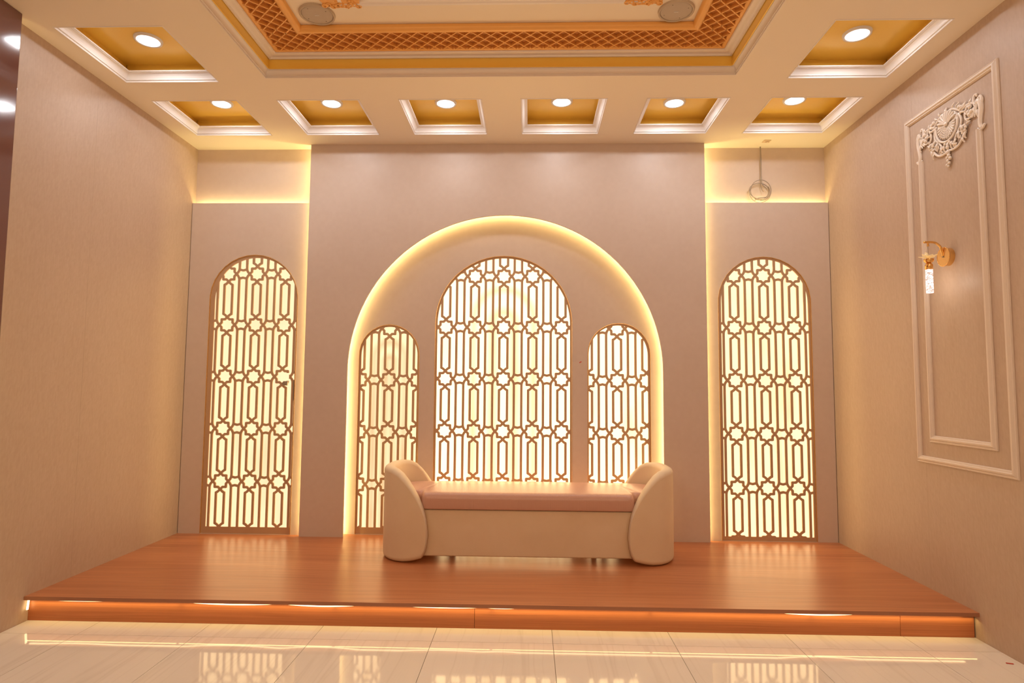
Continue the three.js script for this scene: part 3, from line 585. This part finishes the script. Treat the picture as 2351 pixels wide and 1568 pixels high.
{
  const o = struct('trim_1', null, null, 'outer rectangular picture-frame moulding on the sconce wall'), W = 0.040, a = 1.018, b = 1.778, lo = 0.715, hi = 2.775;
  // going round so that the section always lies inside the rectangle
  part('strip', wallStrip(b, lo, b, hi, W, 1, 1, M.frame), M.frame, o); part('strip', wallStrip(a, hi, a, lo, W, 1, 1), M.frame, o);
  part('strip', wallStrip(b, hi, a, hi, W, 1, 1), M.frame, o); part('strip', wallStrip(a, lo, b, lo, W, 1, 1), M.frame, o);
  const p = struct('trim_2', null, null, 'inner moulding below the plaster crest on the sconce wall'), c = 1.138, d = 1.652, l2 = 0.838, h2 = 2.475;
  part('strip', wallStrip(d, l2, d, h2, W, 1, 0), M.frame, p); part('strip', wallStrip(c, h2, c, l2, W, 0, 1), M.frame, p); part('strip', wallStrip(c, l2, d, l2, W, 1, 1), M.frame, p);
}
{ // rococo crest
  const t = thing('plaster_crest', 'glossy white plaster crest with shell and scrolls on the sconce wall', 'wall ornament', [XR, 2.58, 1.402]);
  // u along +z, v up, d out of the wall (-x)
  const horn = (pts, r0, r1, depth = 0.010, seg = 36) => {
    const c = new THREE.CatmullRomCurve3(pts.map(p => new THREE.Vector3(p[0], p[1], p[2] ?? depth)));
    return surface(seg, 8, (u, v) => { const p = c.getPoint(u), q = c.getTangent(u), L = Math.hypot(q.x, q.y) || 1, nx = -q.y / L, ny = q.x / L, r = Math.max(0.0012, r0 + (r1 - r0) * u) * Math.min(1, 0.35 + Math.min(u, 1 - u) * 14), b = v * Math.PI * 2; return [-(p.z * 0.55 + 0.85 * r * Math.sin(b)), p.y + ny * r * Math.cos(b), p.x + nx * r * Math.cos(b)]; }, false, true);
  };
  const blob = (u, v, r, d = 0.010, su = 1, sv = 1) => { const g = new THREE.SphereGeometry(r, 14, 10); g.scale(0.8, sv, su); g.translate(-d * 0.8, v, u); return g; };
  const spiral = (cu, cv, R0, turns, a0, dir) => { const p = []; for (let k = 0; k <= 20; k++) { const f = k / 20, a = a0 + dir * f * turns * Math.PI * 2, r = R0 * (1 - 0.82 * f); p.push([cu + r * Math.cos(a), cv + r * Math.sin(a), 0.010 + 0.004 * f]); } return p; };
  // shell: domed back with ribs and beads
  const shell = surface(40, 10, (u, v) => { const a = u * Math.PI * 2, rim = (0.082 + 0.012 * Math.sin(a)) * (1 + 0.03 * Math.cos(a * 15)) , r = v * rim; return [-(0.004 + 0.008 * v * v) * (v > 0.999 ? 0 : 1), 0.008 + r * Math.sin(a) * 0.95, r * Math.cos(a)]; }, true);
  part('shell_back', shell, M.plaster, t);
  const ribs = [], beads = [];
  for (let k = 0; k < 15; k++) {
    const a = 0.10 - k / 14 * (Math.PI + 0.20);
    ribs.push(horn([[0.014 * Math.cos(a), 0.020 + 0.014 * Math.sin(a), 0.016], [0.044 * Math.cos(a), 0.016 + 0.044 * Math.sin(a), 0.020], [0.074 * Math.cos(a), 0.012 + 0.072 * Math.sin(a), 0.024]], 0.0020, 0.0040, 0.02, 12));
    for (let q = 0; q < 4; q++) { const r = 0.032 + q * 0.0115, a2 = a - (Math.PI + 0.20) / 28; if (k < 14) beads.push(blob(r * Math.cos(a2), 0.016 + r * Math.sin(a2), 0.0036 + 0.0004 * q, 0.014 + q * 0.0015)); }
  }
  for (let k = 0; k < 9; k++) { const a = Math.PI * (0.12 + 0.76 * k / 8); ribs.push(horn([[0.010 * Math.cos(a), 0.022 + 0.008 * Math.sin(a), 0.02], [0.045 * Math.cos(a), 0.026 + 0.035 * Math.sin(a), 0.026], [0.078 * Math.cos(a), 0.020 + 0.074 * Math.sin(a), 0.022]], 0.004, 0.0075, 0.02, 14)); }
  { const ring = []; for (let k = 0; k <= 32; k++) { const a = Math.PI * 0.06 - k / 32 * Math.PI * 1.12; ring.push([0.088 * Math.cos(a), 0.010 + 0.084 * Math.sin(a), 0.02]); } ribs.push(horn(ring, 0.0065, 0.0065, 0.02, 60)); }
  beads.push(blob(0, 0.022, 0.012, 0.020));
  part('shell_ribs', merge(ribs), M.plaster, t); part('shell_beads', merge(beads), M.plaster, t);
  const scroll = [], leaf = [], flower = [];
  for (const s of [-1, 1]) {
    const m = (pts) => pts.map(p => [s * p[0], p[1], p[2]]);
    leaf.push(horn(m([[0.258, -0.112], [0.243, -0.085], [0.246, -0.045], [0.254, 0.0], [0.246, 0.035], [0.225, 0.045]]), 0.010, 0.017));       // shoulder leaf down to the strip
    leaf.push(horn(m([[0.275, -0.092], [0.262, -0.108], [0.240, -0.112], [0.224, -0.098]]), 0.008, 0.006));
    leaf.push(horn(m([[0.25, 0.01], [0.262, 0.04], [0.25, 0.062], [0.238, 0.052], [0.243, 0.042]]), 0.010, 0.005));                            // top curls
    leaf.push(horn(m([[0.215, 0.02], [0.205, 0.055], [0.212, 0.082], [0.226, 0.082], [0.226, 0.068]]), 0.008, 0.0055));
    for (let k = 0; k < 4; k++) leaf.push(horn(m([[0.232 - k * 0.012, 0.03 - k * 0.004], [0.222 - k * 0.014, -0.01 - k * 0.004], [0.212 - k * 0.02, -0.034 + k * 0.006]]), 0.006, 0.004, 0.018));
    scroll.push(horn(m([[0.225, 0.028], [0.19, 0.052], [0.15, 0.058], [0.115, 0.05], [0.085, 0.066], [0.045, 0.088], [0.0, 0.090]]), 0.008, 0.007));
    scroll.push(horn(m(spiral(0.150, 0.028, 0.026, 1.1, Math.PI / 2, -1)), 0.0065, 0.004));
    scroll.push(horn(m([[0.155, 0.05], [0.138, 0.018], [0.142, -0.012], [0.158, -0.026], [0.166, -0.014]]), 0.007, 0.006));
    for (const [u, v] of [[0.185, 0.035], [0.17, 0.012], [0.195, 0.008], [0.178, -0.004]]) flower.push(blob(s * u, v, 0.0115, 0.016));
    scroll.push(horn(m([[0.088, 0.045], [0.108, 0.01], [0.102, -0.03], [0.075, -0.055]]), 0.008, 0.006));                                     // shell border
    scroll.push(horn(m([[0.132, -0.052], [0.118, -0.095], [0.082, -0.128], [0.04, -0.135], [0.0, -0.128]]), 0.0075, 0.0065));               // lower C scroll
    scroll.push(horn(m([[0.075, -0.055], [0.055, -0.085], [0.05, -0.115], [0.066, -0.128]]), 0.007, 0.005));
    scroll.push(horn(m(spiral(0.095, -0.082, 0.024, 1.0, 0.4, 1)), 0.0058, 0.0035));
    for (let k = 0; k < 6; k++) { const a = k / 6 * Math.PI * 2; flower.push(blob(s * (0.133 + 0.014 * Math.cos(a)), -0.058 + 0.015 * Math.sin(a), 0.0088, 0.016)); }
    flower.push(blob(s * 0.133, -0.058, 0.008, 0.028), blob(s * 0.128, -0.096, 0.008, 0.014, 0.8, 1.6), blob(s * 0.104, 0.072, 0.012, 0.014), blob(s * 0.12, 0.066, 0.009, 0.016), blob(s * 0.03, -0.10, 0.010, 0.014), blob(s * 0.018, -0.086, 0.008, 0.016));
  }
  // acanthus leaves filling the spaces
  const blade = (u, v, ang, len, wid, d = 0.010) => { const c = Math.cos(ang), q = Math.sin(ang); return horn([[u, v, d], [u + c * len * 0.4 - q * len * 0.06, v + q * len * 0.4 + c * len * 0.06, d + 0.012], [u + c * len * 0.8, v + q * len * 0.8, d + 0.006], [u + c * len - q * len * 0.16, v + q * len + c * len * 0.16, d]], wid, wid * 0.5, d, 16); };
  for (const s of [-1, 1]) {
    const B = (u, v, deg, len, wid) => leaf.push(blade(s * u, v, s > 0 ? deg * Math.PI / 180 : Math.PI - deg * Math.PI / 180, len, wid));
    for (const [u, v, deg, len, wid] of [[0.10, 0.045, 25, 0.05, 0.008], [0.10, 0.035, -5, 0.05, 0.008], [0.12, 0.05, 60, 0.032, 0.007], [0.145, 0.055, 80, 0.028, 0.006], [0.18, 0.05, 70, 0.03, 0.006], [0.165, 0.03, -70, 0.045, 0.007], [0.20, 0.02, -60, 0.05, 0.008], [0.225, 0.0, -75, 0.05, 0.008], [0.05, 0.09, 60, 0.03, 0.006], [0.075, 0.078, 40, 0.034, 0.006],
      [0.10, -0.03, -50, 0.05, 0.008], [0.085, -0.05, -80, 0.05, 0.008], [0.06, -0.085, -110, 0.045, 0.008], [0.03, -0.085, -95, 0.045, 0.008], [0.105, -0.075, -20, 0.04, 0.007], [0.115, -0.10, -70, 0.035, 0.006], [0.07, -0.115, 160, 0.05, 0.007], [0.14, -0.07, -100, 0.045, 0.007], [0.15, -0.045, 20, 0.026, 0.007]]) B(u, v, deg, len, wid);
  }
  leaf.push(blade(0, 0.085, Math.PI / 2, 0.03, 0.010), blade(0, -0.08, -Math.PI / 2, 0.05, 0.010));
  for (const [u, v, r] of [[0, -0.138, 0.014], [0.006, -0.158, 0.011], [-0.008, -0.166, 0.009], [0.016, -0.176, 0.010], [-0.004, -0.184, 0.009], [0.006, -0.200, 0.009], [-0.012, -0.206, 0.008], [0.0, -0.216, 0.007], [0, -0.11, 0.012]]) flower.push(blob(u, v, r, 0.013));
  part('scrolls', merge(scroll), M.plaster, t); part('leaves', merge(leaf), M.plaster, t); part('flowers', merge(flower), M.plaster, t);
}
{ // sconce
  const t = thing('wall_sconce', 'gold wall sconce with flower and glowing bubble-glass rod', 'wall lamp', [XR, 1.868, 1.358]);
  const disc = (r, x0, x1, mat, name) => { const g = new THREE.CylinderGeometry(r, r, Math.abs(x1 - x0), 40); g.rotateZ(Math.PI / 2); g.translate((x0 + x1) / 2, 0, 0); return part(name, g, mat, t); };
  disc(0.050, -0.026, 0, M.brass, 'canopy'); disc(0.052, -0.031, -0.026, M.goldTrim, 'canopy_face');
  { const g = new THREE.TorusGeometry(0.0515, 0.0018, 8, 48); g.rotateY(Math.PI / 2); g.translate(-0.031, 0, 0); part('canopy_rim', g, M.brass, t); }
  { const g = new THREE.CylinderGeometry(0.004, 0.004, 0.006, 12); g.rotateZ(Math.PI / 2); g.translate(-0.033, 0, 0); part('screw', g, M.steel, t); }
  const arm = part('arm', tube([[-0.030, 0.004, 0.0], [-0.036, 0.030, 0], [-0.046, 0.058, 0], [-0.070, 0.078, 0], [-0.100, 0.083, 0], [-0.128, 0.082, 0]], 0.0062, 48, 12), M.brass, t);
  part('end_ball', new THREE.SphereGeometry(0.0068, 14, 10).translate(-0.129, 0.082, 0), M.brass, arm);
  const px = -0.111, lathe = (pts, n = 28) => { const g = new THREE.LatheGeometry(pts.map(p => new THREE.Vector2(...p)), n); g.translate(px, 0, 0); return g; };
  part('hook', lathe([[0, 0.083], [0.0052, 0.082], [0.0052, 0.064], [0.0065, 0.062], [0.0065, 0.059], [0, 0.059]]), M.brass, t);
  part('cable', new THREE.CylinderGeometry(0.0009, 0.0009, 0.05, 6).translate(px, 0.036, 0), M.steel, t);
  part('bowl', lathe([[0, -0.036], [0.008, -0.036], [0.018, -0.032], [0.024, -0.022], [0.0255, -0.012], [0.020, -0.011], [0, -0.018]]), M.brass, t);
  part('collar', lathe([[0, -0.036], [0.014, -0.037], [0.019, -0.045], [0.020, -0.070], [0, -0.070]]), M.brass, t);
  // acrylic petals
  for (let k = 0; k < 6; k++) {
    const a = k / 6 * Math.PI * 2 + 0.35, g = new THREE.SphereGeometry(1, 18, 12); g.scale(0.024, 0.0032, 0.0105); g.translate(0.025, 0, 0); g.rotateZ(k === 1 ? 0.9 : 0.22 + 0.12 * (k % 2)); g.rotateY(a); g.translate(px, -0.006, 0);
    part('petal', g, M.petal, t);
  }
  const bubbles = texture(128, 256, (u, v) => { const n = fbm(u, v, 14, 44, 203, 2), b = n > 0.53 ? 0.42 : 1.0; return [b, b * 0.97, b * 0.98]; }, true);
  const rod = new THREE.CylinderGeometry(0.0180, 0.0180, 0.130, 32, 1); rod.translate(px, -0.136, 0);
  part('glass_rod', rod, P({ color: lin(0.9, 0.88, 0.86), roughness: 0.1, emissive: lin(1.0, 0.93, 0.97), emissiveMap: bubbles, emissiveIntensity: 1.25 }), t).userData.label = 'clear bubble-filled rod glowing white';
  const l = new THREE.PointLight(lin(1.0, 0.88, 0.72), 0.03); l.name = 'point_light'; l.position.set(px, -0.136, 0); l.castShadow = true; t.add(l);
}

// ------------------------------------------------------------------ coiled cable, clip, dark column, scraps
{
  const t = thing('coiled_cable', 'thin pale cable hanging from the ceiling in a loose coil', 'cable', [1.985, 2.672, 0.0]);
  part('drop', tube([[0.014, 0.362, 0.0], [0.018, 0.29, -0.004], [0.019, 0.2, -0.008], [0.018, 0.12, -0.006], [0.022, 0.06, 0.0], [0.06, 0.02, 0.002]], 0.0031, 60, 6), M.wire, t);
  part('drop', tube([[0.010, 0.362, -0.002], [0.013, 0.29, -0.006], [0.014, 0.15, -0.010], [0.014, 0.03, -0.006], [0.03, 0.0, -0.004]], 0.0027, 60, 6), M.wire, t);
  const pts = []; for (let k = 0; k <= 66; k++) { const f = k / 66, a = Math.PI * 0.15 - f * Math.PI * 2 * 2.6, r = 0.078 + 0.006 * Math.sin(f * 9); pts.push([r * Math.cos(a) - 0.004 + 0.006 * f, (0.078 - 0.016 * Math.sin(f * 5)) * Math.sin(a) + 0.006, 0.004 + 0.010 * Math.sin(f * 11)]); }
  part('coil', tube(pts, 0.0031, 240, 6), M.wire, t);
  part('coil_wrap', tube([[-0.045, -0.075, 0.006], [-0.02, -0.055, 0.012], [0.02, -0.05, 0.01], [0.06, -0.04, 0.012], [0.075, -0.01, 0.008], [0.05, -0.058, 0.006], [0.0, -0.07, 0.004]], 0.0028, 80, 6), M.wire, t);
}
{
  const t = thing('cable_clip', 'small clear plastic cable plate stuck to the ceiling above the coiled cable', 'cable clip', [2.004, H, 0.112]);
  part('plate', new RoundedBoxGeometry(0.055, 0.004, 0.05, 2, 0.0018).translate(0, -0.0022, 0), M.clip, t);
  const g = new THREE.TorusGeometry(0.010, 0.0025, 8, 20, Math.PI * 1.5); g.rotateX(Math.PI / 2); g.translate(0.004, -0.006, 0); part('hook', g, M.clip, t);
}
{
  const t = thing('column_panel', 'dark maroon glossy column at the left wall edge', 'column', [XL, 0, 0]);
  part('face', new RoundedBoxGeometry(0.04, H - FLOOR, 1.3, 2, 0.006).translate(0.055, (H + FLOOR) / 2, 1.805 + 0.65), M.dark, t);
  part('core', new THREE.BoxGeometry(0.035, H - FLOOR, 1.2).translate(0.0175, (H + FLOOR) / 2, 1.86 + 0.6), M.void, t);
  const lt = tape('warm LED tape behind the edge of the dark glossy column');
  part('tape', box(XL + 0.012, XL + 0.024, FLOOR + 0.01, H - 0.01, 1.852, 1.855), M.tapeGlow, lt);
  const l = area(0.012, H - FLOOR - 0.05, [XL + 0.018, (H + FLOOR) / 2, 1.850], [XL - 0.4, (H + FLOOR) / 2, 1.0], TAPE, L_TAPE * 0.22); lt.add(l);
}
{
  const t = thing('paper_scrap', 'tiny red paper scrap on the marble floor by the sconce wall', 'scrap', [2.44, FLOOR, 1.735]);
  part('scrap', new RoundedBoxGeometry(0.03, 0.003, 0.008, 1, 0.001).rotateY(-0.3).translate(0, 0.0016, 0), M.red, t);
}
{
  const t = thing('paint_smudge', 'small red paint smudge on the niche wall between two lattice screens', 'smudge', [0.588, 1.332, -0.020]);
  part('smudge', new THREE.SphereGeometry(1, 12, 8).scale(0.011, 0.004, 0.0008).rotateZ(0.5), M.red, t);
}
renderer.render(scene, camera);
